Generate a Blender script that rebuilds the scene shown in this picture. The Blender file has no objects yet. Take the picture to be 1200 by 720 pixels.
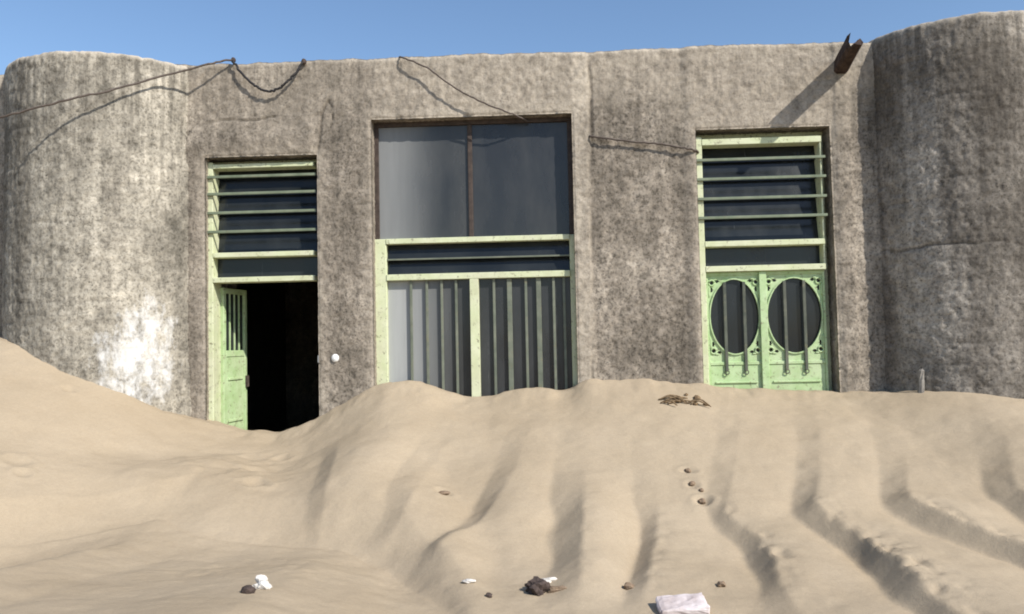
import bpy, bmesh, math, random
import numpy as np
from mathutils import Vector, Matrix
random.seed(4)
R = math.radians
scn = bpy.context.scene
col = scn.collection

# ---- camera ---------------------------------------------------------------
cam_d = bpy.data.cameras.new('camera'); cam = bpy.data.objects.new('camera', cam_d); col.objects.link(cam)
cam_d.sensor_width = 36; cam_d.lens = 27.0; cam_d.clip_start = .05; cam_d.clip_end = 9000
YAW, PITCH, ROLL = R(2.5), R(2.6), R(1.2)
fw = Vector((-math.sin(YAW) * math.cos(PITCH), math.cos(YAW) * math.cos(PITCH), math.sin(PITCH)))
r0 = Vector((math.cos(YAW), math.sin(YAW), 0)); u0 = r0.cross(fw)
rt = r0 * math.cos(ROLL) - u0 * math.sin(ROLL); up = u0 * math.cos(ROLL) + r0 * math.sin(ROLL)
M = Matrix((rt, up, -fw)).transposed().to_4x4(); M.translation = Vector((0, -8, 1.6))
cam.matrix_world = M
scn.camera = cam

# ---- sky and sun ----------------------------------------------------------
SUN_AZ, SUN_EL = 50.0, 40.0                     # degrees to the right of the wall's outward normal / above horizon
to_sun = Vector((math.sin(R(SUN_AZ)) * math.cos(R(SUN_EL)), -math.cos(R(SUN_AZ)) * math.cos(R(SUN_EL)), math.sin(R(SUN_EL))))
w = bpy.data.worlds.new('World'); scn.world = w; w.use_nodes = True
nt = w.node_tree; bg = nt.nodes['Background']
sky = nt.nodes.new('ShaderNodeTexSky'); sky.sky_type = 'NISHITA'; sky.sun_disc = False
sky.sun_elevation = R(SUN_EL); sky.sun_rotation = math.atan2(to_sun.x, to_sun.y)
sky.air_density = 1.15; sky.dust_density = 0.8; sky.ozone_density = 4.0; sky.altitude = 300
nt.links.new(sky.outputs[0], bg.inputs[0]); bg.inputs[1].default_value = 0.14
sd = bpy.data.lights.new('sun', 'SUN'); sd.energy = 4.9; sd.angle = R(.55); sd.color = (1, .945, .86)
sun = bpy.data.objects.new('sun', sd); col.objects.link(sun)
sun.rotation_euler = (-to_sun).to_track_quat('-Z', 'Y').to_euler(); sun.location = (6, -9, 9)
scn.view_settings.view_transform = 'Standard'; scn.view_settings.look = 'None'
scn.view_settings.exposure = 0.24; scn.view_settings.gamma = 1
scn.render.resolution_x = 1024; scn.render.resolution_y = 614
scn.cycles.filter_width = 1.9
# ---- terrain -------------------------------------------------------------
def _h(ix, iy, s):
    n = (ix.astype(np.int64) * 374761393 + iy.astype(np.int64) * 668265263 + s * 974634777) & 0x7fffffff
    n = ((n ^ (n >> 13)) * 1274126177) & 0x7fffffff
    n = n ^ (n >> 16)
    return (n & 0xffff) / 32767.5 - 1.0
def vnoise(x, y, s=0):
    x = np.asarray(x, float); y = np.asarray(y, float)
    ix = np.floor(x); iy = np.floor(y); fx = x - ix; fy = y - iy
    fx = fx * fx * fx * (fx * (fx * 6 - 15) + 10); fy = fy * fy * fy * (fy * (fy * 6 - 15) + 10)
    a = _h(ix, iy, s); b = _h(ix + 1, iy, s); c = _h(ix, iy + 1, s); d = _h(ix + 1, iy + 1, s)
    return (a * (1 - fx) + b * fx) * (1 - fy) + (c * (1 - fx) + d * fx) * fy
def fbm(x, y, s=0, o=4, g=.5):
    v = 0; a = 1; f = 1
    for k in range(o):
        v = v + a * vnoise(x * f + 13.7 * k, y * f - 7.1 * k, s + k); a *= g; f *= 2.03
    return v
def sstep(a, b, x):
    t = np.clip((x - a) / (b - a), 0, 1); return t * t * (3 - 2 * t)
ZWX = [-14, -8, -5.9, -5.3, -4.64, -3.99, -3.62, -3.25, -2.89, -2.62, -2.43, -2.16, -1.9, -1.71, -1.45, -1.26, -1.05, -.86, -.6, -.37, -.01, .12, .25, .43, .7, 1.04, 1.82, 2.94, 3.96, 4.8, 6, 9, 14]
ZWZ = [1.7, 2.0, 1.80, 1.66, 1.38, .97, .845, .74, .685, .755, .845, 1.0, 1.13, 1.19, 1.205, 1.18, 1.10, 1.04, 1.05, 1.10, 1.12, 1.085, 1.11, 1.185, 1.20, 1.19, 1.08, 1.025, 1.04, .99, .93, .9, .8]
_gx = np.linspace(-14, 14, 1401); _gz = np.interp(_gx, ZWX, ZWZ)
def _sm(z, n):
    k = np.hanning(n); k /= k.sum(); return np.convolve(np.pad(z, n // 2, mode='edge'), k, mode='valid')[:len(z)]
_z1 = _sm(_gz, 9); _z2 = _sm(_gz, 61)
def base(X, Y):
    d = np.maximum(-Y, 0)
    bulge = .52 * np.exp(-((X + 4.81) / 1.15) ** 4) + .66 * np.exp(-((X - 4.49) / 1.15) ** 4)
    bulge = bulge * .8
    k = sstep(0, .9, d)
    XE = X - .46 * np.minimum(d, 2.6) * np.exp(-((X + 2.7) / 1.15) ** 2)      # the hollow before the door swings to the right
    zw = np.interp(XE, _gx, _z1) * (1 - k) + np.interp(XE, _gx, _z2) * k
    yf = 2.75 + 1.0 * sstep(-3.6, -6.0, X) + .35 * sstep(.5, 3, X)
    t = np.maximum(d - bulge - .05, 0) / yf
    low = -.05 * (np.clip(X, -4.6, -.9) + 2.0) * (1 - sstep(-1.0, -.2, X) ) * sstep(0, 2.3, d) * (1 - sstep(6, 12, d))
    # smooth concave slope with a rounded shoulder and foot
    t = np.clip(t, 0, 1.35)
    h = 1 - t * 1.12 + .12 * t * t
    h = .5 * (h + np.sqrt(h * h + .006)) - .5 * (np.sqrt(.9 + .006) - .95) * 0
    h = np.where(t > 1.3, np.minimum(h, .02), h)
    z = .10 + (zw - .10) * h
    zlow = low
    # far in front of the wall it settles flat
    z = z * (1 - sstep(3.6, 9, d)) + .06 * sstep(3.6, 9, d)
    z = z + zlow
    # behind the wall line (spilling into the building)
    inside = (np.abs(X) < 8.2)
    zin = np.maximum(zw - .62 * np.maximum(Y - .1, 0), -.12)
    zin = np.where(Y > 7, -.12 + .1 * sstep(7.2, 9, Y), zin)
    zout = zw * (1 - sstep(0, 6, Y)) + .02
    z = np.where(Y > 0, np.where(inside, zin, zout), z)
    # flatter far side-to-side
    far = sstep(8, 22, np.abs(X))
    return z * (1 - far) + far * .05
# ---- ridges of the wind-blown sand: each crest is a line in plan, (x, y) ---
CRESTS = [
 dict(p=[(-1.99,-.78),(-1.87,-1.22),(-1.79,-1.65),(-1.72,-2.15),(-1.64,-2.59)], a=[.0,.06,.07,.05,0], w=.10),
 dict(p=[(-.75,-.15),(-.89,-.9),(-1.01,-1.64),(-1.03,-2.14),(-1.08,-2.48),(-1.19,-2.76)], a=[0,.02,.05,.07,.05,.0], w=.16, j=.2),
 dict(p=[(-.1,-.48),(-.23,-1.25),(-.3,-1.72),(-.43,-2.2),(-.52,-2.48),(-.7,-2.76),(-.79,-3.12)], a=[0,.02,.05,.09,.08,.06,.0], w=.14, j=.2),
 dict(p=[(.37,-.88),(.31,-1.58),(.26,-2.06),(.23,-2.61),(.19,-3.11),(.15,-3.72)], a=[0,.015,.07,.14,.11,0], w=.19, j=.3),
 dict(p=[(.95,-.64),(.87,-1.63),(.8,-2.21),(.74,-2.63),(.61,-3.15),(.5,-3.72)], a=[0,.0,.02,.09,.07,0], w=.13, j=.6),
 dict(p=[(1.89,-.33),(1.65,-1.21),(1.38,-2.01),(1.26,-2.37),(1.41,-2.7),(1.38,-3.18),(1.3,-3.74)], a=[.0,.03,.05,.08,.11,.09,.03], w=.13),
 dict(p=[(2.58,-.3),(2.41,-1.04),(2.14,-1.79),(1.9,-2.32),(2.04,-2.82),(2.07,-3.38),(2.03,-3.87)], a=[0,.03,.045,.10,.11,.12,.10], w=.14),
 dict(p=[(3.23,-.5),(2.92,-1.52),(2.58,-2.3),(2.67,-2.56),(2.84,-2.85),(2.98,-3.03),(3.1,-3.51)], a=[0,.015,.10,.11,.11,.11,.09], w=.15),
 dict(p=[(3.99,-.91),(3.66,-1.67),(3.39,-2.19),(3.4,-2.64),(3.56,-2.88)], a=[0,.03,.08,.11,.11], w=.16),
 dict(p=[(4.95,-.85),(4.23,-2.04),(4.02,-2.41),(4.08,-2.76)], a=[0,.08,.12,.10], w=.17),
 dict(p=[(5.9,-.85),(5.1,-2.04),(4.9,-2.6)], a=[0,.1,.12], w=.18)]
FORE = [(-7,-3.9),(-5.0,-3.5),(-3.95,-3.07),(-3.74,-2.87),(-3.32,-2.55),(-2.95,-2.24),(-2.57,-2.47),(-1.91,-2.53),(-1.45,-2.64),(-1.1,-2.88),(-.61,-3.60),(-.3,-4.3)]
def ridges(X, Y):
    n = len(CRESTS); xs = []; am = []
    for i, c in enumerate(CRESTS):
        py = np.array([q[1] for q in c['p']])[::-1]; px = np.array([q[0] for q in c['p']])[::-1]; a = np.array(c['a'])[::-1]
        g = np.linspace(-5, 0, 501); gxs = np.interp(g, py, px) + np.where(g < py[0], (g - py[0]) * -.15, 0)
        gxs = _sm(gxs, 41); gam = _sm(np.interp(g, py, a), 31)
        xs.append(np.interp(Y, g, gxs)); am.append(np.interp(Y, g, gam) * (1 - sstep(-4.0, -5.2, Y)))
    z = np.zeros_like(X); crumb = sstep(-2.0, -2.4, Y)
    for i in range(n):
        gap = (xs[i + 1] - xs[i]) if i + 1 < n else np.full_like(X, 1.0)
        gap = np.maximum(gap, .25)
        t = (X - xs[i]) / gap
        ww = CRESTS[i]['w'] * (1.5 - .4 * crumb)
        wn = CRESTS[i + 1]['w'] * (1.5 - .4 * crumb) if i + 1 < n else ww
        tt = np.clip((X - xs[i]) / np.maximum(gap - wn * .95, .12), 0, 1)
        jag = CRESTS[i].get('j', 1) * crumb * (.20 * fbm(X * 13, Y * 13, 80 + i, 3) + .06)
        vary = 1 + .42 * vnoise(Y * 2.3 + 5 * i, X * 1.1, 93 + i) * crumb
        ww = ww * (1 + .25 * vnoise(Y * 3.1, X * 2.0 + 4 * i, 95) * crumb)
        fall = (1 - tt ** 2.0) * (1 - np.maximum(jag, 0) * (1 - sstep(0, .35, tt)))
        rise = np.clip((X - xs[i] + ww) / ww, 0, 4) ** 1.15
        v = am[i] * vary * np.minimum(rise, fall)
        z = z + v
    return z
PITS = [(-2.57,-1.31,.09,.030),(-2.52,-.8,.07,.015),(-2.42,-1.7,.09,.03),(-4.58,-.80,.055,.022),(-4.2,-2.06,.08,.022),(-4.05,-2.2,.05,.015),
        (1.13,-1.64,.05,.02),(1.12,-1.86,.05,.02),(1.15,-2.08,.06,.025),(-1.6,-3.3,.05,.008),(-1.45,-3.4,.04,.010),(-.83,-1.96,.06,.02)]
def height(X, Y):
    X = np.asarray(X, float); Y = np.asarray(Y, float)
    # foreground: below its crest line the bank levels out into flat sand
    fx = np.array([q[0] for q in FORE]); fy = np.array([q[1] for q in FORE])
    gx_ = np.linspace(-9, 2, 1101); fl = np.interp(X, gx_, _sm(np.interp(gx_, fx, fy), 17)); d = np.maximum(fl - Y, 0)
    m = 1 - sstep(-.75, -.25, X)
    zb = base(X, Y); zl = base(X, np.maximum(Y, fl))
    flat = zl + .14 * np.minimum(d, 2.3) - .08 * np.clip(-1.6 - X, 0, 3) * np.clip(d / .5, 0, 1)
    z = zb * (1 - m) + m * np.where(Y > fl, zb, flat)
    z = z + m * .018 * np.exp(-np.abs((Y - fl + .03) / .09) ** 1.5)
    e = np.maximum(Y - fl, 0); e = np.where(Y > fl, e, 0)
    z = z + m * .13 * np.clip(e / .55, 0, 1) * (1 - sstep(.7, 1.7, e)) * sstep(-6.0, -3.4, X)
    z = z + ridges(X, Y)
    z = z - .06 * np.exp(-(((X + 3.45) / .42) ** 2 + ((Y + 2.15) / .22) ** 2))
    near = (1 - sstep(5, 12, np.abs(Y) + np.abs(X) * .6))
    z = z + .022 * fbm(X * .9 + 3, Y * .9, 11, 3) * np.clip(-Y * 1.2, 0, 1) * (1 - .92 * m * sstep(.3, -.1, Y - fl))
    z = z + near * .006 * fbm(X * 5, Y * 5, 21, 3) * np.clip(-Y * 3, .2, 1)
    tr = np.exp(-(((X + 2.85) / .62) ** 2 + ((Y + 1.25) / .5) ** 2))       # sand trodden before the door
    z = z - tr * .030 * np.clip(fbm(X * 4.2, Y * 5.0, 51, 3), -.2, .8)
    tr = np.exp(-(((X + 1.9) / .5) ** 2 + ((Y + 3.3) / .35) ** 2)) ; z = z + tr * .006 * fbm(X * 14, Y * 14, 54, 2)
    z = z + .016 * fbm(X * 5, Y * 3, 77, 3) * sstep(-.5, -.15, Y)
    for (a, b, r, dd) in PITS:
        q = np.hypot((X - a), (Y - b) * 1.15) / r * (1 + .25 * vnoise(X * 14, Y * 14, 57))
        z = z - dd * np.exp(-q ** 2) + dd * .45 * np.exp(-((q - 1.5) / .45) ** 2)
    # wind drift dunes beyond the yard
    fr = sstep(14, 40, np.hypot(X, Y))
    z = z + fr * (1.2 * fbm(X * .03, Y * .03, 31, 3) + .25 * fbm(X * .15, Y * .15, 37, 2))
    return z
def hz(x, y): return float(height(np.array([x]), np.array([y]))[0])

# ---- helpers --------------------------------------------------------------
def link(o, parent=None):
    col.objects.link(o)
    if parent: o.parent = parent
    return o
def obj(name, verts, faces, mat, parent=None, smooth=False):
    me = bpy.data.meshes.new(name); me.from_pydata([tuple(v) for v in verts], [], [tuple(f) for f in faces]); me.update()
    if smooth: me.shade_smooth()
    me.materials.append(mat)
    return link(bpy.data.objects.new(name, me), parent)
def tag(o, label=None, cat=None, group=None, kind=None):
    if label: o['label'] = label
    if cat: o['category'] = cat
    if group: o['group'] = group
    if kind: o['kind'] = kind
    return o
def bm_box(bm, x0, x1, y0, y1, z0, z1, mat=None, bev=.004):
    r = bmesh.ops.create_cube(bm, size=1)
    vs = r['verts']
    for v in vs:
        v.co = Vector(((x0 + x1) / 2 + v.co.x * (x1 - x0), (y0 + y1) / 2 + v.co.y * (y1 - y0), (z0 + z1) / 2 + v.co.z * (z1 - z0)))
    if bev: bmesh.ops.bevel(bm, geom=list({e for v in vs for e in v.link_edges}), offset=bev, segments=1, affect='EDGES')
def boxes(name, bs, mat, parent, bev=.004, jitter=0):
    bm = bmesh.new()
    for b in bs: bm_box(bm, *b, bev=bev)
    me = bpy.data.meshes.new(name); bm.to_mesh(me); bm.free(); me.materials.append(mat)
    return link(bpy.data.objects.new(name, me), parent)
def tube_geo(path, r, n=8):
    V = []; F = []
    P = [Vector(p) for p in path]
    for i, p in enumerate(P):
        t = (P[min(i + 1, len(P) - 1)] - P[max(i - 1, 0)]).normalized()
        a = t.cross(Vector((0, 0, 1)));
        if a.length < 1e-3: a = t.cross(Vector((1, 0, 0)))
        a.normalize(); b = t.cross(a)
        rr = r[i] if isinstance(r, (list, tuple)) else r
        for k in range(n):
            th = 2 * math.pi * k / n; V.append(p + (a * math.cos(th) + b * math.sin(th)) * rr)
    for i in range(len(P) - 1):
        for k in range(n):
            F.append((i * n + k, i * n + (k + 1) % n, (i + 1) * n + (k + 1) % n, (i + 1) * n + k))
    F.append(tuple(range(n))[::-1]); F.append(tuple((len(P) - 1) * n + k for k in range(n)))
    return V, F
def merge(gs):
    V = []; F = []
    for v, f in gs:
        o = len(V); V += list(v); F += [tuple(i + o for i in q) for q in f]
    return V, F
def spline(pts, n=8):
    P = [Vector(p) for p in pts]; out = []
    for i in range(len(P) - 1):
        p0 = P[max(i - 1, 0)]; p1 = P[i]; p2 = P[i + 1]; p3 = P[min(i + 2, len(P) - 1)]
        for k in range(n):
            t = k / n
            out.append(.5 * ((2 * p1) + (p2 - p0) * t + (2 * p0 - 5 * p1 + 4 * p2 - p3) * t * t + (3 * p1 - p0 - 3 * p2 + p3) * t ** 3))
    out.append(P[-1]); return out
def lump(r, seed, sq=(1, 1, .7), rough=.25, sub=2):
    bm = bmesh.new(); bmesh.ops.create_icosphere(bm, subdivisions=sub, radius=1)
    co = np.array([v.co[:] for v in bm.verts])
    n = fbm(co[:, 0] * 1.6 + seed * 3.3 + co[:, 2], co[:, 1] * 1.6 + co[:, 2] * 1.3, seed, 3)
    V = [Vector(c) * (1 + rough * k) for c, k in zip(co, n)]
    V = [Vector((v.x * sq[0], v.y * sq[1], v.z * sq[2])) * r for v in V]
    F = [[v.index for v in f.verts] for f in bm.faces]; bm.free()
    return V, F

# ---- materials ------------------------------------------------------------
class N:
    def __init__(s, name):
        s.m = bpy.data.materials.new(name); s.m.use_nodes = True; s.t = s.m.node_tree
        s.b = s.t.nodes['Principled BSDF']
        s.co = s.t.nodes.new('ShaderNodeTexCoord').outputs['Object']
    def n(s, k, **kw):
        q = s.t.nodes.new(k)
        for a, v in kw.items(): setattr(q, a, v)
        return q
    def l(s, a, b): s.t.links.new(a, b)
    def noise(s, scale, detail=4, rough=.55, stretch=None, src=None):
        q = s.n('ShaderNodeTexNoise'); q.inputs['Scale'].default_value = scale; q.inputs['Detail'].default_value = detail; q.inputs['Roughness'].default_value = rough
        c = src or s.co
        if stretch:
            mp = s.n('ShaderNodeMapping'); mp.inputs['Scale'].default_value = stretch; s.l(c, mp.inputs[0]); c = mp.outputs[0]
        s.l(c, q.inputs[0]); return q.outputs[0]
    def ramp(s, f, stops):
        q = s.n('ShaderNodeValToRGB'); e = q.color_ramp.elements
        while len(e) < len(stops): e.new(.5)
        for x, (p, c) in zip(e, stops):
            x.position = p; x.color = (c, c, c, 1) if not isinstance(c, tuple) else (*c, 1)
        s.l(f, q.inputs[0]); return q.outputs[0]
    def mix(s, f, a, b, mode='MIX'):
        q = s.n('ShaderNodeMix', data_type='RGBA', blend_type=mode)
        for sock, v in ((q.inputs[0], f), (q.inputs[6], a), (q.inputs[7], b)):
            if isinstance(v, (int, float)): sock.default_value = v
            elif isinstance(v, tuple): sock.default_value = (*v, 1)
            else: s.l(v, sock)
        return q.outputs[2]
    def math(s, op, a, b=0):
        q = s.n('ShaderNodeMath', operation=op)
        for sock, v in ((q.inputs[0], a), (q.inputs[1], b)):
            if isinstance(v, (int, float)): sock.default_value = v
            else: s.l(v, sock)
        return q.outputs[0]
    def attr(s, name):
        q = s.n('ShaderNodeAttribute'); q.attribute_name = name; return q.outputs['Fac']
    def bump(s, h, strength, dist, prev=None):
        q = s.n('ShaderNodeBump'); q.inputs['Strength'].default_value = strength; q.inputs['Distance'].default_value = dist
        s.l(h, q.inputs['Height'])
        if prev: s.l(prev, q.inputs['Normal'])
        return q.outputs[0]
    def fin(s, color, rough=.9, normal=None, spec=.2, metal=0):
        if isinstance(color, tuple): s.b.inputs['Base Color'].default_value = (*color, 1)
        else: s.l(color, s.b.inputs['Base Color'])
        if isinstance(rough, (int, float)): s.b.inputs['Roughness'].default_value = rough
        else: s.l(rough, s.b.inputs['Roughness'])
        s.b.inputs['Specular IOR Level'].default_value = spec; s.b.inputs['Metallic'].default_value = metal
        if normal: s.l(normal, s.b.inputs['Normal'])
        return s.m
def mat_sand():
    s = N('sand')
    c = s.ramp(s.noise(1.1, 5, .6), [(.32, (.352, .282, .196)), (.68, (.402, .327, .234))])
    g = s.ramp(s.noise(260, 2, .7), [(.3, .86), (.7, 1.10)])
    c = s.mix(1, c, g, 'MULTIPLY')
    c = s.mix(.6, c, s.ramp(s.noise(38, 4, .7), [(.3, .90), (.7, 1.07)]), 'MULTIPLY')
    b = s.bump(s.noise(9, 6, .62), .35, .02)
    b = s.bump(s.noise(70, 3, .7), .25, .006, b)
    b = s.bump(s.noise(240, 2, .7), .5, .004, b)
    return s.fin(c, .95, b, .1)
def mat_render(name, dark, light, streak=.35, spk=1.0):
    s = N(name)
    c = s.ramp(s.noise(1.1, 6, .65), [(.36, tuple(k * .72 for k in dark)), (.50, dark), (.66, light)])
    mid = s.noise(11, 6, .72, (1, 1, .75))
    c = s.mix(1, c, s.ramp(mid, [(.36, .55), (.46, .86), (.58, 1.08), (.72, 1.36)]), 'MULTIPLY')
    fine = s.noise(36, 3, .65)
    c = s.mix(spk, c, s.ramp(fine, [(.36, .52), (.48, .96), (.70, 1.16)]), 'MULTIPLY')
    v = s.n('ShaderNodeTexVoronoi'); v.inputs['Scale'].default_value = 24; v.inputs['Randomness'].default_value = 1
    wp = s.n('ShaderNodeVectorMath', operation='ADD'); nc = s.n('ShaderNodeTexNoise'); nc.inputs['Scale'].default_value = 20; s.l(s.co, nc.inputs[0])
    sc = s.n('ShaderNodeVectorMath', operation='SCALE'); s.l(nc.outputs[1], sc.inputs[0]); sc.inputs['Scale'].default_value = .06
    s.l(s.co, wp.inputs[0]); s.l(sc.outputs[0], wp.inputs[1]); s.l(wp.outputs[0], v.inputs[0])
    pock = s.ramp(v.outputs[0], [(.10, .36), (.26, 1.0)])
    sel = s.ramp(s.noise(4.5, 3, .6), [(.42, 0.0), (.60, 1.0)])
    c = s.mix(s.math('MULTIPLY', sel, .9), c, pock, 'MULTIPLY')
    st = s.noise(3.2, 5, .65, (1.6, 1.6, .14))
    c = s.mix(streak, c, s.ramp(st, [(.36, .42), (.58, 1.12)]), 'MULTIPLY')
    st2 = s.noise(11, 4, .6, (1.4, 1.4, .10)); hz_ = s.n('ShaderNodeSeparateXYZ'); s.l(s.co, hz_.inputs[0])
    hi = s.n('ShaderNodeMapRange'); hi.inputs['From Min'].default_value = 2.6; hi.inputs['From Max'].default_value = 4.5; s.l(hz_.outputs[2], hi.inputs[0])
    c = s.mix(s.math('MULTIPLY', hi.outputs[0], streak * 1.2), c, s.ramp(st2, [(.42, .40), (.58, 1.08)]), 'MULTIPLY')
    dirt = s.attr('dirt'); c = s.mix(dirt, c, (.055, .045, .036))
    dust = s.attr('dust'); dn = s.ramp(s.noise(10, 5, .7), [(.30, .25), (.60, 1.0)])
    c = s.mix(s.math('MULTIPLY', s.math('MULTIPLY', dust, .8), dn), c, (.56, .49, .395))
    pn = s.math('SUBTRACT', s.math('ADD', s.attr('paint'), s.math('MULTIPLY', s.noise(9, 8, .74, (1, 1, .55)), 1.0)), .98)
    pm = s.ramp(pn, [(.0, 0.0), (.26, .92)])
    c = s.mix(pm, c, s.mix(s.noise(40, 3), (.62, .61, .59), (.82, .82, .81)))
    b = s.bump(mid, .55, .018)
    b = s.bump(pock, .35, .008, b)
    b = s.bump(fine, .6, .006, b)
    return s.fin(c, .95, b, .1)
def mat_paint(name, a, b2, dust=.35):
    s = N(name)
    c = s.mix(s.ramp(s.noise(7, 5, .65), [(.35, 0.0), (.65, 1.0)]), a, b2)
    c = s.mix(s.ramp(s.noise(24, 5, .7), [(.57, 0.0), (.66, .85)]), c, (.16, .15, .09))
    c = s.mix(s.math('MULTIPLY', s.ramp(s.noise(4, 5, .6), [(.4, 0.0), (.7, 1.0)]), dust), c, (.46, .42, .33))
    return s.fin(c, .6, s.bump(s.noise(60, 4, .6), .35, .003), .35)
def mat_plain(name, a, b2, sc=20, rough=.8, spec=.3, bump=.4, metal=0):
    s = N(name)
    c = s.ramp(s.noise(sc, 5, .65), [(.35, a), (.65, b2)])
    return s.fin(c, rough, s.bump(s.noise(sc * 3, 4, .6), bump, .005), spec, metal)
def mat_glass(name, tint, dust, alpha, pale_end=None):
    s = N(name)
    d = s.noise(2.2, 4, .6, (1.6, 1.6, .6))
    c = s.ramp(d, [(.35, tint), (.75, dust)])
    r = s.ramp(d, [(.3, .10), (.7, .30)])
    if pale_end:     # paler towards one end of the pane, with faint vertical streaks
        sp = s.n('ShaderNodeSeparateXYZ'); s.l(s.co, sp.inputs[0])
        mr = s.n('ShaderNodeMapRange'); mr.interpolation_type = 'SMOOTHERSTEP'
        mr.inputs['From Min'].default_value = pale_end[0]; mr.inputs['From Max'].default_value = pale_end[1]; mr.inputs['To Min'].default_value = 1; mr.inputs['To Max'].default_value = 0
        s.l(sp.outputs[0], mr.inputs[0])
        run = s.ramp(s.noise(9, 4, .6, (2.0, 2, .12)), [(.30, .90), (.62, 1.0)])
        f = s.math('MULTIPLY', s.math('MULTIPLY', mr.outputs[0], run), pale_end[2])
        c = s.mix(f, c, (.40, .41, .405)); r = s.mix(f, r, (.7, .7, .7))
    scr = s.ramp(s.noise(6, 3, .6, (9, 2, .35)), [(.70, 0.0), (.76, .35)])
    c = s.mix(scr, c, (.20, .205, .21))
    s.b.inputs['Alpha'].default_value = alpha
    return s.fin(c, r, s.bump(s.noise(2.5, 2), .05, .01), .38)
SAND = mat_sand()
PLASTER = mat_render('rough_cast_plaster', (.262, .226, .183), (.395, .345, .282), .42)
PLASTER_L = mat_render('left_tower_plaster', (.358, .326, .268), (.50, .455, .374), .58, .85)
PLASTER_T = mat_render('right_tower_plaster', (.33, .296, .252), (.50, .452, .386), .60, .85)
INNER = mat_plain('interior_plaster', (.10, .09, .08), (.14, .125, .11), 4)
GREEN = mat_paint('green_paint', (.50, .545, .325), (.60, .63, .43))
GREEN_D = mat_paint('green_door_paint', (.33, .47, .22), (.45, .58, .33), .25)
BAR = mat_paint('dusty_bar_paint', (.095, .112, .085), (.155, .172, .13), .12)
DARKWOOD = mat_plain('dark_frame', (.035, .026, .022), (.075, .055, .045), 14, .7)
RUST = mat_plain('spout_concrete', (.028, .018, .015), (.085, .058, .046), 16, .9, .2, .8)
GLASS = mat_glass('dusty_glass', (.030, .032, .035), (.054, .056, .058), .93)
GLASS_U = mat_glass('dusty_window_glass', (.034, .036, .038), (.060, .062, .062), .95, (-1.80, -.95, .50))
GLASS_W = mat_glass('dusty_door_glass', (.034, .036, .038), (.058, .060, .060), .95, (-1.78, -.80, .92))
GLASS_L = mat_glass('louvre_glass', (.014, .017, .019), (.028, .032, .034), .9)
BARD = mat_paint('dark_bar_paint', (.055, .065, .05), (.10, .11, .085), .1)
LBAR = mat_paint('louvre_bar_paint', (.115, .145, .095), (.18, .215, .145), .10)
CABLE = mat_plain('black_cable', (.012, .011, .012), (.03, .028, .028), 30, .6)
GREYCABLE = mat_plain('weathered_cable', (.07, .055, .045), (.12, .095, .08), 30, .7)
CERAMIC = mat_plain('white_ceramic', (.70, .70, .68), (.82, .82, .80), 20, .4, .4, .1)
PALE = mat_plain('pale_stone', (.46, .43, .39), (.70, .67, .62), 22, .9, .2, .6)
DARKST = mat_plain('dark_stone', (.035, .025, .022), (.09, .065, .055), 30, .8, .3, .6)
BROWNST = mat_plain('brown_clod', (.14, .10, .07), (.26, .19, .13), 26, .95, .1, .7)
PINKISH = mat_plain('pinkish_block', (.40, .335, .32), (.62, .56, .555), 9, .9, .2, .5)
TWIG = mat_plain('dry_twig', (.11, .075, .045), (.24, .17, .10), 30, .9, .1, .4)

# ---- ground ---------------------------------------------------------------
def axis(a, b, step, out):
    core = list(np.arange(a, b + step / 2, step)); lo = []; hi = []
    s = step; x = a
    while x > -out: s *= 1.22; x -= s; lo.append(x)
    s = step; x = b
    while x < out: s *= 1.22; x += s; hi.append(x)
    return np.array(lo[::-1] + core + hi)
gx = axis(-6.0, 5.6, .021, 2500); gy = axis(-4.6, .5, .019, 2500)
GX, GY = np.meshgrid(gx, gy); GZ = height(GX, GY)
nx, ny = len(gx), len(gy)
V = np.stack([GX.ravel(), GY.ravel(), GZ.ravel()], 1)
i0 = (np.arange(ny - 1)[:, None] * nx + np.arange(nx - 1)[None, :]).ravel()
F = np.stack([i0, i0 + 1, i0 + nx + 1, i0 + nx], 1)
def np_mesh(name, V, F, mat, parent=None, smooth=True):
    me = bpy.data.meshes.new(name)
    me.vertices.add(len(V)); me.vertices.foreach_set('co', np.asarray(V, np.float32).ravel())
    me.loops.add(len(F) * 4); me.loops.foreach_set('vertex_index', np.asarray(F, np.int32).ravel())
    me.polygons.add(len(F)); me.polygons.foreach_set('loop_start', np.arange(len(F), dtype=np.int32) * 4)
    me.update(calc_edges=True); me.validate()
    if smooth: me.shade_smooth()
    me.materials.append(mat)
    return link(bpy.data.objects.new(name, me), parent)
def fattr(o, name, vals):
    a = o.data.attributes.new(name, 'FLOAT', 'POINT'); a.data.foreach_set('value', np.asarray(vals, np.float32))
ground = np_mesh('sand', V, F, SAND); tag(ground, 'pale tan wind-blown sand banked against the building', kind='structure')

# ---- building -------------------------------------------------------------
bld = bpy.data.objects.new('concrete_building', None); link(bld)
tag(bld, 'half-buried rough grey concrete building with two round towers and green doors', 'building')
OPEN = [(-3.61, -2.40, -.2, 3.64), (-1.81, .32, -.2, 3.995), (1.61, 2.985, -.2, 3.77)]
TOP = 4.65; TH = .34
def seg(a, b, s): n = max(1, int(round((b - a) / s))); return list(np.linspace(a, b, n + 1))[:-1]
xb = [-8.2, -4.4, -3.61, -2.40, -1.81, .32, 1.61, 2.985, 3.75, 8.2]; st = [.2, .016, .016, .016, .016, .016, .016, .016, .2]
fx = np.array(sum([seg(xb[i], xb[i + 1], st[i]) for i in range(9)], []) + [8.2])
zb = [-.2, .5, 3.64, 3.77, 3.995, TOP]; zs = [.1, .016, .016, .016, .016]
fz = np.array(sum([seg(zb[i], zb[i + 1], zs[i]) for i in range(5)], []) + [TOP])
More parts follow.
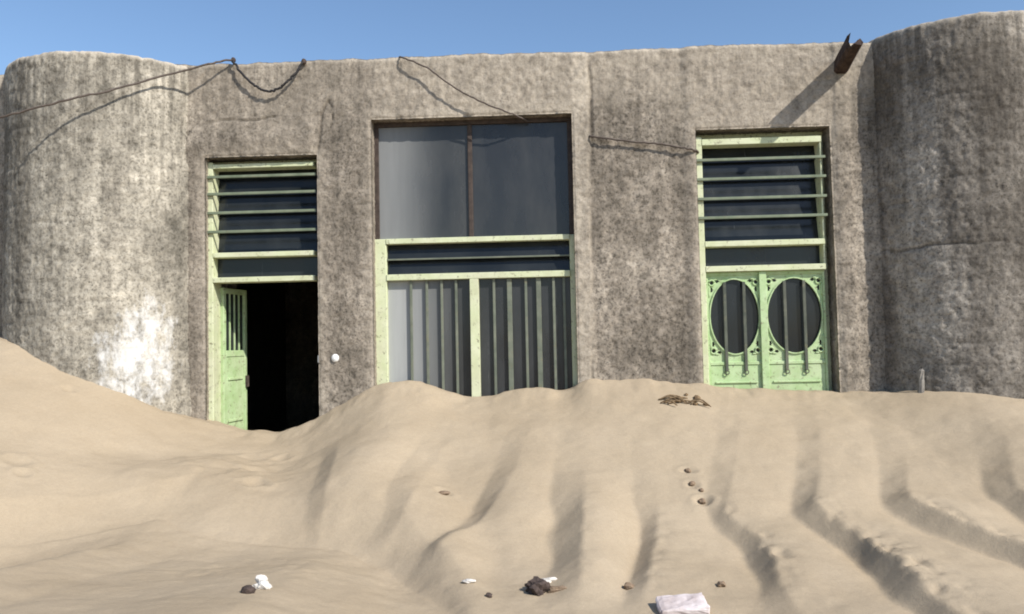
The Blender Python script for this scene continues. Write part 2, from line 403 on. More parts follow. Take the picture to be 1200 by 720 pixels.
def pline_dist(X, Z, pts):
    d = np.full(X.shape, 9.)
    for (a, b), (c, e) in zip(pts[:-1], pts[1:]):
        vx, vz = c - a, e - b; t = np.clip(((X - a) * vx + (Z - b) * vz) / (vx * vx + vz * vz), 0, 1)
        d = np.minimum(d, np.hypot(X - a - t * vx, Z - b - t * vz))
    return d
CRACKS = [([(-3.85, 3.83), (-3.72, 3.99), (-3.45, 4.03), (-3.05, 4.02), (-2.85, 4.06)], .008),
          ([(-3.72, 3.99), (-3.50, 4.22), (-3.30, 4.42)], .009),
          ([(-2.26, 4.22), (-2.33, 4.08), (-2.34, 3.95), (-2.40, 3.66)], .010),
          ([(-2.26, 4.22), (-2.20, 4.12), (-2.24, 3.9)], .006),
          ([(.50, 4.66), (.50, 4.45), (.52, 4.2), (.515, 3.9), (.50, 3.3), (.49, 2.4), (.46, 1.1)], .012)
          ]
X, Z = np.meshgrid(fx, fz)
wob = .03 * fbm(X * 3, Z * 3, 5, 3)
cr = np.zeros_like(X); crd = np.zeros_like(X)
for pts, wd in CRACKS:
    d = pline_dist(X + wob * .6, Z + .6 * wob, pts)
    cr = np.maximum(cr, np.exp(-(d / wd) ** 2)); crd = np.maximum(crd, np.exp(-(d / (wd * 1.6)) ** 2))
brk = .25 + .75 * sstep(-.5, .4, fbm(X * 2.5, Z * 2.5, 15, 3)); cr = cr * brk; crd = crd * brk
rough = .0055 * fbm(X * 20, Z * 20, 1, 3) + .004 * fbm(X * 2.2, Z * 2.2, 8, 3) + .004 * np.abs(fbm(X * 30, Z * 30, 3, 2))
# edge distance to openings -> worn, rounded arrises
ed = np.full_like(X, 9.)
for (a, b, c, d_) in OPEN:
    dx = np.maximum(np.maximum(a - X, X - b), 0); dz = np.maximum(Z - d_, 0)
    ed = np.minimum(ed, np.hypot(dx, dz))
rnd = .016 * np.clip(1 - ed / .03, 0, 1) ** 2
# proud shapes in the render: rounded lintel over the open door, pilaster strip by the tall window, band down the right side
lint = .030 * sstep(-3.9, -3.75, X) * (1 - sstep(-2.5, -2.38, X)) * np.exp(-((Z - 3.80) / .16) ** 2)
panel = -.018 * sstep(.47, .53, X) * (1 - sstep(1.45, 1.55, X)) + .014 * sstep(3.02, 3.05, X) * (1 - sstep(3.16, 3.22, X))
lip = .012 * sstep(TOP - .30, TOP - .22, Z) * 0
topd = TOP - Z
rim = .02 * np.clip(1 - topd / .04, 0, 1) ** 2
Yv = -(rough + lint + panel) + .022 * cr + rnd + rim
topn = (.020 * fbm(X * 2.1, X * 0, 41, 3) + .004 * fbm(X * 14, X * 0, 43, 2)) * np.clip(1 - topd / .12, 0, 1)
Zv = Z + topn
nX, nZ = len(fx), len(fz)
V = np.stack([X.ravel(), Yv.ravel(), Zv.ravel()], 1).tolist()
cxm = (fx[:-1] + fx[1:]) / 2; czm = (fz[:-1] + fz[1:]) / 2
hole = np.zeros((nZ - 1, nX - 1), bool)
for (a, b, c, d_) in OPEN: hole |= ((cxm > a) & (cxm < b))[None, :] & (czm < d_)[:, None]
i0 = (np.arange(nZ - 1)[:, None] * nX + np.arange(nX - 1)[None, :])
k = i0[~hole]; F = np.stack([k, k + 1, k + nX + 1, k + nX], 1).tolist()
dirt = list((np.clip(crd, 0, 1) * .60).ravel()); dust = list(np.clip(.45 * np.clip(1 - topd / .05, 0, 1) + .55 * sstep(3.6, 4.35, Z + .35 * fbm(X * 1.1, Z * 1.1, 17, 3)) * (.55 + .45 * sstep(-1.9, -1.6, X)) + .35 * np.exp(-(ed / .10) ** 2) + .45 * sstep(.05, .0, np.abs(X - .42) - .06), 0, 1).ravel()); paint = [0.] * len(V)
def strip(idx, steps, flip, dustv=0.):
    prev = idx
    for j, y in enumerate(steps):
        new = []
        for q in idx:
            x, _, z = V[q]; new.append(len(V))
            n_ = .004 * float(_h(np.array(q), np.array(j), 3))
            V.append([x + n_ * (1 if j < len(steps) - 1 else 0), y, z + n_]); dirt.append(0.); dust.append(dustv); paint.append(0.)
        for a in range(len(idx) - 1):
            f = [prev[a], prev[a + 1], new[a + 1], new[a]]
            F.append(f if flip else f[::-1])
        prev = new
ix = lambda x: int(np.argmin(np.abs(fx - x))); iz = lambda z: int(np.argmin(np.abs(fz - z)))
for (a, b, c, d_) in OPEN:
    A, B, T = ix(a), ix(b), iz(d_)
    strip([r * nX + A for r in range(0, T + 1)], [.04, .09, .2, TH], True, .2)
    strip([r * nX + B for r in range(0, T + 1)], [.04, .09, .2, TH], False, .1)
    strip([T * nX + c_ for c_ in range(A, B + 1)], [.04, .09, .2, TH], True)
strip([(nZ - 1) * nX + c_ for c_ in range(nX)], [.06, .15, .25, TH], False, .6)
wall = np_mesh('wall', np.array(V), np.array(F), PLASTER, bld)
fattr(wall, 'dirt', dirt); fattr(wall, 'dust', dust); fattr(wall, 'paint', paint)
tag(wall, 'rough-cast grey-brown front wall with cracks')
# inner leaf of the front wall, side and back walls
IN = [(-8.2, -3.61), (-2.40, -1.81), (.32, 1.61), (2.985, 8.2)]
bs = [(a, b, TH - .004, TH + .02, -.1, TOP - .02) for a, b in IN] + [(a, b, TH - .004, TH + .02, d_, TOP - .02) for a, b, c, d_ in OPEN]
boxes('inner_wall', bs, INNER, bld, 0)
boxes('side_wall', [(-8.2, -7.9, TH + .02, 7, -.2, TOP - .03)], PLASTER, bld, 0)
boxes('side_wall', [(7.9, 8.2, TH + .02, 7, -.2, TOP - .03)], PLASTER, bld, 0)
boxes('back_wall', [(-8.2, 8.2, 7, 7.3, -.2, TOP - .01)], PLASTER, bld, 0)
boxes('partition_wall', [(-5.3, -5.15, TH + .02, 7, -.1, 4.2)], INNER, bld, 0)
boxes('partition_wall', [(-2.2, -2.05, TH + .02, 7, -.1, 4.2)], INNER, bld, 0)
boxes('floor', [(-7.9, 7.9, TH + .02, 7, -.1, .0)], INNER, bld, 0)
boxes('roof', [(-7.9, 7.9, TH + .02, 7, 4.2, 4.38)], PLASTER, bld, 0)

def tower(Xc, Yc, Rr, seed, label, side):
    nA = 560; zz = np.array(seg(-.2, .6, .1) + seg(.6, TOP, .017) + [TOP]); ang = np.linspace(-math.pi, math.pi, nA, endpoint=False)
    A, Z = np.meshgrid(ang, zz); S = A * Rr
    td = TOP - Z
    rr = Rr + .0055 * fbm(S * 20, Z * 20, seed, 3) + .006 * fbm(S * 1.8, Z * 1.8, seed + 5, 3) + .02 * sstep(1.8, .9, Z)
    rr = rr + .004 * np.abs(fbm(S * 30, Z * 30, seed + 3, 2)) - .028 * np.clip(1 - td / .05, 0, 1) ** 2
    # faint coursing of the blocks under the render
    crs = np.exp(-(((Z / .2 + .03 * vnoise(S * 3, Z, seed + 9)) % 1 - .5) / .06) ** 2)
    rr = rr - .003 * crs
    dirt = .14 * crs * (vnoise(S * 2, Z * 2, seed + 12) > -.2)
    dirt = dirt + .42 * sstep(-.05, .6, fbm(S * 2.2, Z * .35, seed + 20, 3)) * sstep(TOP - .05, TOP - .5, Z) * (1 if side > 0 else .6)
    if side > 0:
        d = np.abs(Z - 2.43 - .03 * fbm(S * 3, Z * 0, 61, 3)); ln = np.exp(-(d / .013) ** 2); rr = rr - .012 * ln; dirt = np.maximum(dirt, .7 * ln)
        dirt = dirt + .18 * sstep(.1, .9, fbm(S * .9, Z * .7, 66, 3) + .6)
    dust = (.65 if side > 0 else .9) * np.clip(1 - td / .07, 0, 1) + .12 * sstep(TOP - .9, TOP, Z)
    paint = np.zeros_like(A)
    if side < 0:
        u = (A - .60 - .16 * (Z - 1.6)) / (.50 - .12 * sstep(1.6, 2.3, Z)); v = (Z - 1.50) / .98
        q = 1 - (np.abs(u + .15 * v) ** 2.2 + np.abs(v) ** 2.0)
        paint = np.clip(q, -1, 1) * .42 + .23
        paint = np.where(q < -1.2, -1, paint)
    tn = (.014 * fbm(S * 2, S * 0, seed + 31, 3) + .006 * fbm(S * 12, S * 0, seed + 33, 2)) * np.clip(1 - td / .1, 0, 1)
    V = np.stack([(Xc + rr * np.sin(A)).ravel(), (Yc - rr * np.cos(A)).ravel(), (Z + tn).ravel()], 1)
    nz = len(zz)
    i = (np.arange(nz - 1)[:, None] * nA); j = np.arange(nA)[None, :]; j2 = (j + 1) % nA
    F = np.stack([(i + j).ravel(), (i + j2).ravel(), (i + nA + j2).ravel(), (i + nA + j).ravel()], 1)
    dirt = list(dirt.ravel()); dust = list(dust.ravel()); paint = list(paint.ravel())
    # rim, parapet inside and cap
    V = V.tolist(); F = F.tolist(); prev = [(nz - 1) * nA + q for q in range(nA)]
    for (ri, zo) in ((Rr - .08, 0.005), (Rr - .2, 0), (Rr - .22, -.25), (.02, -.24)):
        new = []
        for q in range(nA):
            a = ang[q]; new.append(len(V)); V.append([Xc + ri * math.sin(a), Yc - ri * math.cos(a), (V[(nz - 1) * nA + q][2] if zo > -.1 else TOP) + zo]); dirt.append(0); dust.append(.5); paint.append(-1 if side < 0 else 0)
        for q in range(nA):
            p = (q + 1) % nA; F.append([prev[q], prev[p], new[p], new[q]])
        prev = new
    o = np_mesh('tower', np.array(V), np.array(F), PLASTER_T if side > 0 else PLASTER_L, bld)
    fattr(o, 'dirt', dirt); fattr(o, 'dust', dust); fattr(o, 'paint', paint); o['label'] = label
    return o
tower(-4.81, .62, 1.19, 101, 'sunlit left tower with a splash of white paint', -1)
tower(4.49, .49, 1.15, 202, 'shaded right tower with dark water streaks', 1)

# spout high on the wall by the right tower
def spout():
    L = .55; a = Vector((3.12, .02, 4.37)); dirn = Vector((-.12, -1, .13)).normalized(); sx = Vector((1, -.10, 0)).normalized(); sz = sx.cross(dirn) * -1
    if sz.z < 0: sz = -sz
    outer = [(-.065, .07), (-.072, -.04), (-.045, -.07), (.045, -.07), (.072, -.04), (.065, .045)]
    inner = [(.045, .045), (.05, -.03), (.03, -.05), (-.03, -.05), (-.05, -.03), (-.045, .07)]
    prof = outer + inner; V = []; F = []; steps = 9; n = len(prof)
    for s in range(steps + 1):
        t = s / steps
        for k_, (u, v) in enumerate(prof):
            e = 0
            if s >= steps - 1: e = .09 * float(vnoise(np.array(k_ * .9), np.array(3.3), 7))
            p = a + dirn * (L * t + e) + sx * u * (1 - .06 * t) + sz * v * (1 + .05 * float(vnoise(np.array(k_ * 1.3), np.array(s * .8), 9)))
            V.append(p)
    for s in range(steps):
        for k_ in range(n): F.append((s * n + k_, s * n + (k_ + 1) % n, (s + 1) * n + (k_ + 1) % n, (s + 1) * n + k_))
    F.append(tuple(range(n))); F.append(tuple(steps * n + k_ for k_ in range(n))[::-1])
    o = obj('water_spout', V, F, RUST, bld); o['label'] = 'broken brown roof spout jutting from the parapet'
    bm = bmesh.new(); bm.from_mesh(o.data); bmesh.ops.recalc_face_normals(bm, faces=bm.faces); bm.to_mesh(o.data); bm.free()
spout()

def child(name, bs, mat, parent, label=None, bev=.004):
    o = boxes(name, bs, mat, parent, bev)
    if label: o['label'] = label
    return o
def louvres(parent, x0, x1, zs_bars, z0, z1, y):
    # tilted glass slats
    edges = [z0] + sorted(zs_bars) + [z1]
    for a, b in zip(edges[:-1], edges[1:]):
        t = .006; V = []
        ya, yb = y + .0, y + .045
        P = [(ya, a + .004), (ya + t, a + .004), (yb + t, b + .02), (yb, b + .02)]
        for x in (x0, x1):
            for (yy, zz) in P: V.append((x, yy, zz))
        obj('glass_slat', V, [(0, 1, 2, 3), (7, 6, 5, 4), (0, 4, 5, 1), (1, 5, 6, 2), (2, 6, 7, 3), (3, 7, 4, 0)], GLASS_L, parent)
    for z in zs_bars:
        child('louvre_bar', [(x0 - .07, x1 + .03, .045, .068, z - .015, z + .014)], LBAR, parent, bev=.003)

# left opening: louvred transom, green frame, one leaf standing open
x0, x1, _, zt = OPEN[0]; Y0 = .165
fr = boxes('door_frame', [(x0 - .012, x0 + .050, .075, .30, -.1, zt - .035), (x1 - .055, x1 + .012, .235, .30, -.1, zt - .035), (x0 - .012, x1 + .012, .232, .297, zt - .035, zt + .012)], GREEN, bld, .005)
fr['label'] = 'green frame of the open doorway'
child('rail', [(x0 + .05, x1 - .055, .070, .233, zt - .105, zt - .060)], GREEN, fr)
child('rail', [(x0 + .05, x1 - .055, .070, Y0 + .06, 2.570, 2.622)], GREEN, fr)
child('rail', [(x0 + .05, x1 - .055, .070, Y0 + .06, 2.300, 2.355)], GREEN, fr)
LB = [2.845, 3.05, 3.255, 3.44]
louvres(fr, x0 + .051, x1 - .056, LB, 2.625, 3.54, Y0 + .04)
child('pane', [(x0 + .051, x1 - .056, Y0 + .03, Y0 + .036, 2.357, 2.568)], GLASS_L, fr, bev=0)
child('stud', [(x1 - .05, x1 - .02, Y0 - .03, Y0 - .001, 1.42, 1.50)], CERAMIC, fr)
# the leaf
lf = bpy.data.objects.new
LW = .46
def leaf_mesh():
    b = [(0, .05, -.02, .02, .02, 2.26), (LW - .05, LW, -.02, .02, .02, 2.26), (.05, LW - .05, -.02, .02, 2.20, 2.26), (.05, LW - .05, -.02, .02, 1.50, 1.57), (.05, LW - .05, -.02, .02, .02, .12),
         (.05, LW - .05, -.012, .012, .12, 1.50)]
    return b
leaf = boxes('door_leaf', leaf_mesh(), GREEN_D, bld, .004)
leaf['label'] = 'green door leaf standing open inwards'
leaf.location = (x0 + .068, Y0 + .095, 0); leaf.rotation_euler = (0, 0, R(80))
for xx in (.14, .23, .32):
    child('grille_bar', [(xx - .008, xx + .008, -.012, .004, 1.57, 2.20)], GREEN_D, leaf, bev=.002)
child('pane', [(.05, LW - .05, .006, .010, 1.57, 2.20)], GLASS_L, leaf, bev=0)
child('moulding', [(.09, LW - .09, -.026, -.012, 1.24, 1.27)], GREEN_D, leaf)
child('moulding', [(.09, LW - .09, -.026, -.012, .78, .81)], GREEN_D, leaf)
child('handle', [(LW - .045, LW - .02, -.06, -.02, 1.15, 1.28)], DARKST, leaf)

# centre opening: tall window over glazed doors
x0, x1, _, zt = OPEN[1]; Y0 = .14
fr = boxes('window_frame', [(x0 - .012, x0 + .045, Y0, Y0 + .07, 2.73, zt - .045), (x1 - .045, x1 + .012, Y0, Y0 + .07, 2.73, zt - .045), (x0 - .012, x1 + .012, Y0 - .003, Y0 + .073, zt - .045, zt + .012)], DARKWOOD, bld, .004)
fr['label'] = 'dark frame of the big upper window'
mx = -.775
child('mullion', [(mx - .024, mx + .024, Y0 + .002, Y0 + .06, 2.73, zt - .047)], DARKWOOD, fr)
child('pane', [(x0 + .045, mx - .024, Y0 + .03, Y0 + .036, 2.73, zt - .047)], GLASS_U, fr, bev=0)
child('pane', [(mx + .024, x1 - .045, Y0 + .03, Y0 + .036, 2.73, zt - .047)], GLASS, fr, bev=0)
fr = boxes('door_frame', [(x0 - .012, x0 + .12, Y0 - .02, Y0 + .08, -.1, 2.728), (x1 - .05, x1 + .012, Y0 - .005, Y0 + .08, -.1, 2.728), (x0 + .11, x1 - .04, Y0 + .002, Y0 + .04, -.12, -.104)], GREEN, bld, .006)
fr['label'] = 'green frame of the wide glazed doors'
child('rail', [(x0 + .12, x1 - .05, Y0 - .03, Y0 + .07, 2.672, 2.728)], GREEN, fr)
child('rail', [(x0 + .12, x1 - .05, Y0 - .03, Y0 + .07, 2.280, 2.345)], GREEN, fr)
child('louvre_bar', [(x0 + .12, x1 - .05, Y0, Y0 + .02, 2.498, 2.516)], BAR, fr, bev=.002)
louvres(fr, x0 + .121, x1 - .051, [], 2.347, 2.50, Y0 + .03); louvres(fr, x0 + .121, x1 - .051, [], 2.50, 2.66, Y0 + .03)
child('central_stile', [(-.80, -.705, Y0 - .035, Y0 + .07, -.1, 2.278)], GREEN, fr)
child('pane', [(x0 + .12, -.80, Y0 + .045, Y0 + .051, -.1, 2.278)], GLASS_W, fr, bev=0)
child('pane', [(-.705, x1 - .05, Y0 + .045, Y0 + .051, -.1, 2.278)], GLASS, fr, bev=0)
for xx in (-1.435, -1.265, -1.105, -.95, -.545, -.38, -.205, -.07, .09, .20):
    wd = .014 if xx not in (-.38, -.07) else .026
    child('grille_bar', [(xx - wd, xx + wd, Y0 + .005, Y0 + .022, -.05, 2.279)], BAR, fr, bev=.003)

# right opening: louvred transom over a closed pair of leaves with oval grilles
x0, x1, _, zt = OPEN[2]; Y0 = .165
fr = boxes('door_frame', [(x0 - .012, x0 + .07, .075, .30, -.1, zt - .06), (x1 - .07, x1 + .012, .235, .30, -.1, zt - .06), (x0 - .012, x1 + .012, .232, .297, zt - .06, zt + .012), (x1 - .088, x1 - .068, .08, .29, 2.30, zt - .085)], GREEN, bld, .005)
fr['label'] = 'green frame of the closed double door'
child('rail', [(x0 + .07, x1 - .07, .070, .233, zt - .150, zt - .085)], GREEN, fr)
child('rail', [(x0 + .07, x1 - .07, .070, Y0 + .06, 2.548, 2.606)], GREEN, fr)
child('rail', [(x0 + .07, x1 - .07, .070, Y0 + .06, 2.285, 2.345)], GREEN, fr)
LB = [2.850, 3.05, 3.257, 3.46]
louvres(fr, x0 + .071, x1 - .071, LB, 2.61, 3.63, Y0 + .04)
child('pane', [(x0 + .071, x1 - .071, Y0 + .03, Y0 + .036, 2.347, 2.546)], GLASS_L, fr, bev=0)
def oval_leaf(a, b, cx, label):
    Y0 = .12
    z1_, z0_ = 2.283, 1.345; W = b - a; t = .026
    lf = boxes('door_leaf', [(a, a + t, Y0, Y0 + .045, -.1, z1_), (b - t, b, Y0, Y0 + .045, -.1, z1_), (a + t, b - t, Y0 + .002, Y0 + .043, z1_ - .035, z1_),
        (a + t, b - t, Y0 + .002, Y0 + .043, z0_ - .035, z0_), (a + t, b - t, Y0 + .012, Y0 + .035, -.1, z0_ - .035)], GREEN_D, bld, .004)
    lf['label'] = label
    ca, cb = a + t, b - t; cz = (z0_ + z1_ - .035) / 2 + .02; rx = (cb - ca) / 2 - .004; rz = (z1_ - .035 - z0_) / 2 - .050
    cx = (ca + cb) / 2
    # oval ring
    n = 40; pts = [(cx + rx * math.cos(2 * math.pi * k / n), cz + rz * math.sin(2 * math.pi * k / n)) for k in range(n)]
    V = []; F = []
    for (px, pz) in pts:
        ox, oz = (px - cx) / rx, (pz - cz) / rz; l = math.hypot(ox, oz); ox /= l; oz /= l
        for (dr, yy) in ((.0, Y0 + .0), (-.013, Y0), (-.013, Y0 + .025), (0, Y0 + .025)): V.append((px + ox * dr, yy, pz + oz * dr))
    for k in range(n):
        m = (k + 1) % n
        for q in range(4): F.append((k * 4 + q, k * 4 + (q + 1) % 4, m * 4 + (q + 1) % 4, m * 4 + q))
    obj('oval_ring', V, F, GREEN_D, lf)
    # pierced sheet filling the corners outside the oval
    cs = .0095; nxp = int(round((cb - ca) / cs)); nzp = int(round((z1_ - .035 - z0_) / cs)); V = []; F = []; idx = {}
    def pv(i, j, k):
        if (i, j, k) not in idx: idx[(i, j, k)] = len(V); V.append((ca + (cb - ca) * i / nxp, Y0 + .016 + .006 * k, z0_ + (z1_ - .035 - z0_) * j / nzp))
        return idx[(i, j, k)]
    def solid(i, j):
        if not (0 <= i < nxp and 0 <= j < nzp): return True
        x = abs(ca + (cb - ca) * (i + .5) / nxp - cx); z = abs(z0_ + (z1_ - .035 - z0_) * (j + .5) / nzp - cz)
        if (x / rx) ** 2 + (z / rz) ** 2 < .97: return False
        X_ = rx - x; Z_ = rz - z
        if math.hypot(X_ - .035, Z_ - .045) < .019: return False
        if math.hypot(X_ - .035, (Z_ - .115) * .55) < .014: return False
        if math.hypot((X_ - .095) * .6, Z_ - .030) < .013: return False
        return True
    for i in range(nxp):
        for j in range(nzp):
            if solid(i, j):
                F.append((pv(i, j, 0), pv(i + 1, j, 0), pv(i + 1, j + 1, 0), pv(i, j + 1, 0))); F.append((pv(i, j, 1), pv(i, j + 1, 1), pv(i + 1, j + 1, 1), pv(i + 1, j, 1)))
                for (di, dj, e) in ((-1, 0, ((i, j), (i, j + 1))), (1, 0, ((i + 1, j + 1), (i + 1, j))), (0, -1, ((i + 1, j), (i, j))), (0, 1, ((i, j + 1), (i + 1, j + 1)))):
                    if not solid(i + di, j + dj): F.append((pv(*e[0], 0), pv(*e[1], 0), pv(*e[1], 1), pv(*e[0], 1)))
    obj('pierced_sheet', V, F, GREEN_D, lf)
    # raised corner ornaments: a small ring and a leaf arc in each corner
    for sx_ in (-1, 1):
        for sz_ in (-1, 1):
            gx_, gz_ = cx + sx_ * (rx - .035), cz + sz_ * (rz - .045)
            ring = tube_geo([(gx_ + .030 * math.cos(k * math.pi / 6), Y0 + .012, gz_ + .030 * math.sin(k * math.pi / 6)) for k in range(13)], .010, 6)
            arc = tube_geo([(gx_ - sx_ * .035 * (1 - k / 4) - sx_ * .02, Y0 + .012, gz_ + sz_ * (.035 - .0 * k)) for k in range(5)], .008, 6)
            arc2 = tube_geo([(gx_ + sx_ * .03, Y0 + .012, gz_ - sz_ * (.03 + .12 * k / 4)) for k in range(5)], .008, 6)
            V, F = merge([ring, arc, arc2]); obj('corner_ornament', V, F, GREEN_D, lf, True)
    for xx in (cx - .10, cx + .10):
        child('grille_bar', [(xx - .016, xx + .016, Y0 - .012, Y0 + .004, z0_ - .10, cz + rz * .9)], BARD, lf, bev=.003)
    # scroll foot below the bars
    for xx in (cx - .10, cx + .10):
        g = tube_geo([(xx + .022 * math.cos(k * math.pi / 5), Y0 - .008, z0_ - .11 + .022 * math.sin(k * math.pi / 5)) for k in range(11)], .006, 5)
        obj('scroll', g[0], g[1], BARD, lf, True)
    child('pane', [(ca, cb, Y0 + .034, Y0 + .040, z0_, z1_ - .035)], GLASS_L, lf, bev=0)
    child('moulding', [(ca + .05, cb - .05, Y0 - .004, Y0 + .012, 1.12, 1.14)], GREEN_D, lf)
    child('moulding', [(ca + .05, cb - .05, Y0 - .004, Y0 + .012, .62, .64)], GREEN_D, lf)
oval_leaf(x0 + .071, 2.268, 1.98, 'green door leaf with oval grille beside the frame')
oval_leaf(2.272, x1 - .071, 2.64, 'green door leaf with oval grille nearest the right tower')
child('meeting_bead', [(2.232, 2.308, .098, .119, -.1, 2.283)], GREEN_D, fr)

# small round fitting on the wall beside the open door
V = []; F = []
g = [( .040, 0), (.040, -.02), (.030, -.034), (.0, -.038)]; n = 16
for (r_, y_) in g:
    for k in range(n): V.append((-2.219 + r_ * math.cos(2 * math.pi * k / n), y_ + .006, 1.468 + r_ * math.sin(2 * math.pi * k / n) * 1.1))
for i in range(3):
    for k in range(n): F.append((i * n + k, i * n + (k + 1) % n, (i + 1) * n + (k + 1) % n, (i + 1) * n + k))
o = obj('wall_knob', V, F, CERAMIC, bld, True); o['label'] = 'small round white fitting beside the open doorway'

# ---- cables ---------------------------------------------------------------
rk = random.Random(3)
def cable(name, pts, r, mat, label, cat='cable', knobs=()):
    gs = [tube_geo([q + Vector((rk.uniform(-1, 1), rk.uniform(-.5, .5), rk.uniform(-1, 1))) * r * .55 for q in spline(pts, 8)], r, 8)]
    o = obj(name, *gs[0], mat, None, True); tag(o, label, cat)
    for (p, rr) in knobs:
        v, f = lump(rr, 5, (1, 1, 1.2), .12, 2); obj('insulator', [q + Vector(p) for q in v], f, DARKST, o, True)
    return o
cable('cable', [(-7.9, -.15, 3.2), (-7.0, -.75, 3.45), (-5.75, -.88, 3.78), (-5.12, -.86, 3.91), (-4.66, -.76, 4.06), (-4.28, -.58, 4.215), (-3.90, -.32, 4.43), (-3.5, -.15, 4.60), (-3.284, -.04, 4.685)], .011, GREYCABLE,
      'weathered cable running from the parapet across the left tower', 'cable', [((-3.284, -.03, 4.68), .026)])
cable('cable', [(-3.284, -.05, 4.67), (-3.165, -.07, 4.505), (-3.03, -.07, 4.38), (-2.93, -.07, 4.325), (-2.86, -.07, 4.315), (-2.78, -.07, 4.34), (-2.70, -.07, 4.40), (-2.60, -.06, 4.50), (-2.518, -.04, 4.64)], .013, CABLE,
      'thick black cable hanging in a U from the parapet above the open doorway', 'cable', [((-2.518, -.03, 4.635), .028)])
cable('cable', [(-1.50, .03, 4.665), (-1.44, -.06, 4.625), (-1.19, -.09, 4.50), (-.925, -.10, 4.289), (-.614, -.09, 4.114), (-.35, -.05, 4.01), (-.20, .04, 3.965), (-.15, .11, 3.95)], .009, GREYCABLE,
      'thin brown cable sagging from the parapet down to the big window')
cable('cable', [(.50, .0, 3.74), (.60, -.035, 3.715), (.936, -.03, 3.664), (1.288, -.032, 3.616), (1.56, -.025, 3.557), (1.62, .03, 3.55), (1.64, .09, 3.55)], .011, GREYCABLE,
      'short cable running along the wall to the louvred right door')

# ---- things lying on the sand ---------------------------------------------
def stone(x, y, r, seed, mat, label, cat='stone', sq=(1, 1, .7), sink=.25, name='stone', group=None, rot=0, rough=.3):
    v, f = lump(r, seed, sq, rough, 3 if r > .04 else 2)
    if rot: v = [Matrix.Rotation(rot, 3, 'Y') @ q for q in v]
    o = obj(name, v, f, mat, None, False); o.location = (x, y, hz(x, y) + r * sq[2] * (1 - sink * 2)); tag(o, label, cat, group); return o
stone(-1.521, -3.981, .045, 3, PALE, 'pale chipped stone on the flat sand at lower left', sq=(1, .8, .8), rough=.5)
stone(-1.537, -4.113, .032, 4, DARKST, 'dark lump in place of the shadow by the pale chipped stone at lower left', sq=(1, .9, .8))  # dark lump laid down as the pale chip's shadow
stone(-0.492, -3.357, .030, 5, PALE, 'small white stone chip at bottom centre', sq=(1.2, .8, .5))
stone(-0.362, -3.531, .022, 6, DARKST, 'tiny dark pebble right of the small white stone chip')
stone(-0.095, -3.418, .062, 7, DARKST, 'biggest dark brown lump lying at bottom centre', sq=(1, .9, .85), rough=.45)
stone(0.025, -3.413, .040, 8, BROWNST, 'flat brown fragment beside the biggest dark lump', sq=(1.4, .8, .45), rough=.5)
stone(-0.019, -3.255, .036, 18, PALE, 'white scrap leaning on the biggest dark lump', sq=(1.3, .7, .5), rough=.5)
stone(0.457, -3.334, .034, 9, BROWNST, 'single brown pebble at the foot of a sand ridge')
stone(0.999, -3.34, .026, 10, BROWNST, 'little brown pebble behind the pinkish white block')
stone(-.83, -1.94, .034, 12, BROWNST, 'lone brown stone halfway up the sand bank', sq=(1.5, .8, .5))
for i, (x, y, r) in enumerate([(1.13, -1.62, .026), (1.12, -1.84, .030), (1.17, -1.95, .02), (1.15, -2.06, .030)]):
    stone(x, y, r, 30 + i, BROWNST, ['topmost small brown clod in the line running down the sand bank','second clod from the top in the line down the sand bank','tiniest clod in the line down the bank, just above the lowest','lowest clod in the line running down the sand bank'][i], 'clod', name='sand_clod', group='clods in a line down the bank')
for i, (x, y, r) in enumerate([(1.46, -.40, .036), (1.42, -.52, .024), (1.52, -.50, .026), (1.36, -.36, .020)]):
    stone(x, y, r, 40 + i, TWIG, ['biggest dark clod at the right end of the dry twigs','dark clod just in front of the dry twigs','rightmost dark clod beyond the dry twigs below the right door','smallest dark clod, behind the dry twigs towards the door'][i], 'clod', name='sand_clod', group='clods beside the dry twigs')
gs = []
rng = random.Random(8)
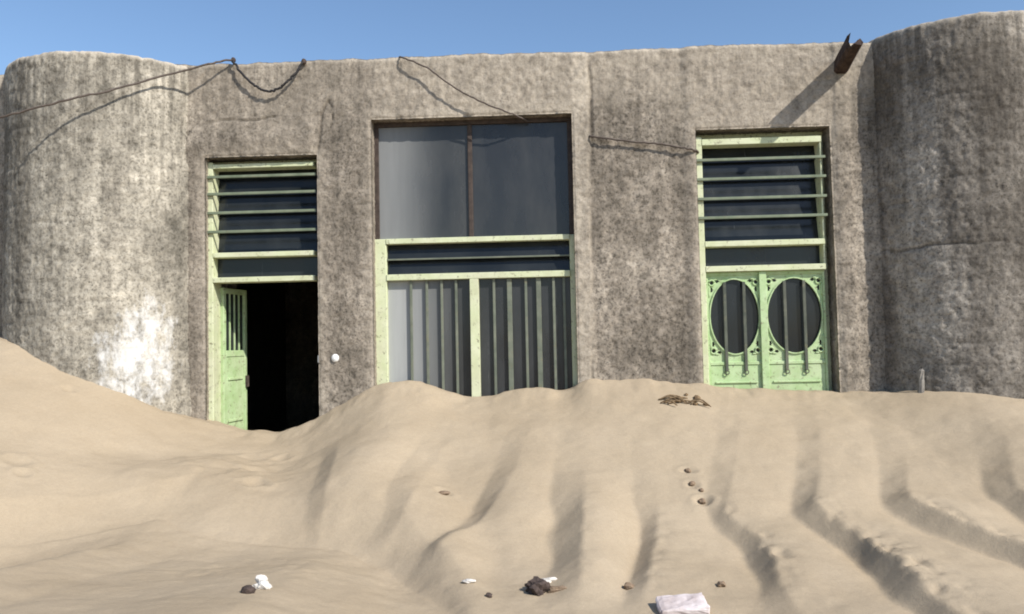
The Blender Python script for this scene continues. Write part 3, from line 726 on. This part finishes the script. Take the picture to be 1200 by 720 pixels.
for k in range(16):
    x = 1.05 + rng.random() * .32; y = -.50 + rng.uniform(-.06, .06); z = hz(x, y) + .006
    d = rng.uniform(-.5, .5); L = rng.uniform(.10, .22)
    p = [(x, y, z), (x + L * .5 * math.cos(d), y + .5 * L * math.sin(d), z + .022 + rng.random() * .02), (x + L * math.cos(d), y + L * math.sin(d), hz(x + L * math.cos(d), y + L * math.sin(d)) + rng.random() * .03)]
    gs.append(tube_geo(spline(p, 4), [.0075] * 8 + [.003], 5))
V, F = merge(gs); tag(obj('dry_twigs', V, F, TWIG, None, True), 'small heap of dry brown twigs on the sand near the right door', 'twigs')
# pinkish white block cut by the lower edge of the photograph
def block():
    bm = bmesh.new(); bmesh.ops.create_cube(bm, size=1)
    bmesh.ops.subdivide_edges(bm, edges=bm.edges, cuts=7, use_grid_fill=True)
    V = []
    co = np.array([v.co[:] for v in bm.verts])
    n = fbm(co[:, 0] * 5 + co[:, 2] * 3, co[:, 1] * 5 + co[:, 2] * 2, 91, 3)
    for c, k_ in zip(co, n):
        v = Vector((c[0] * .27, c[1] * .15, c[2] * .085)); e = max(abs(c[0]), abs(c[1]), abs(c[2]));
        cn = sorted([abs(c[0]), abs(c[1]), abs(c[2])])[1]
        V.append(v * (1 - .07 * max(0, cn - .40) / .1) + Vector((1, 1, 1)) * .005 * k_)
    F = [[v.index for v in f.verts] for f in bm.faces]; bm.free()
    o = obj('broken_block', V, F, PINKISH, None, False); o.location = (0.709, -3.703, hz(0.709, -3.703) + .012); o.rotation_euler = (R(14), R(-3), R(4))
    tag(o, 'pinkish white block half sunk in the sand at the bottom edge', 'block')
block()
# stub of a pale stake by the right tower
v, f = tube_geo([(3.585, -.41, hz(3.6, -.4) - .1), (3.602, -.40, hz(3.6, -.4) + .10), (3.606, -.397, hz(3.6, -.4) + .20), (3.604, -.395, hz(3.6, -.4) + .22)], [.034, .030, .030, .022], 8)
tag(obj('stake', v, f, mat_plain('grey_stake', (.15, .135, .12), (.26, .24, .21), 18), None, False), 'short pale grey stake standing in the sand before the right tower', 'stake')
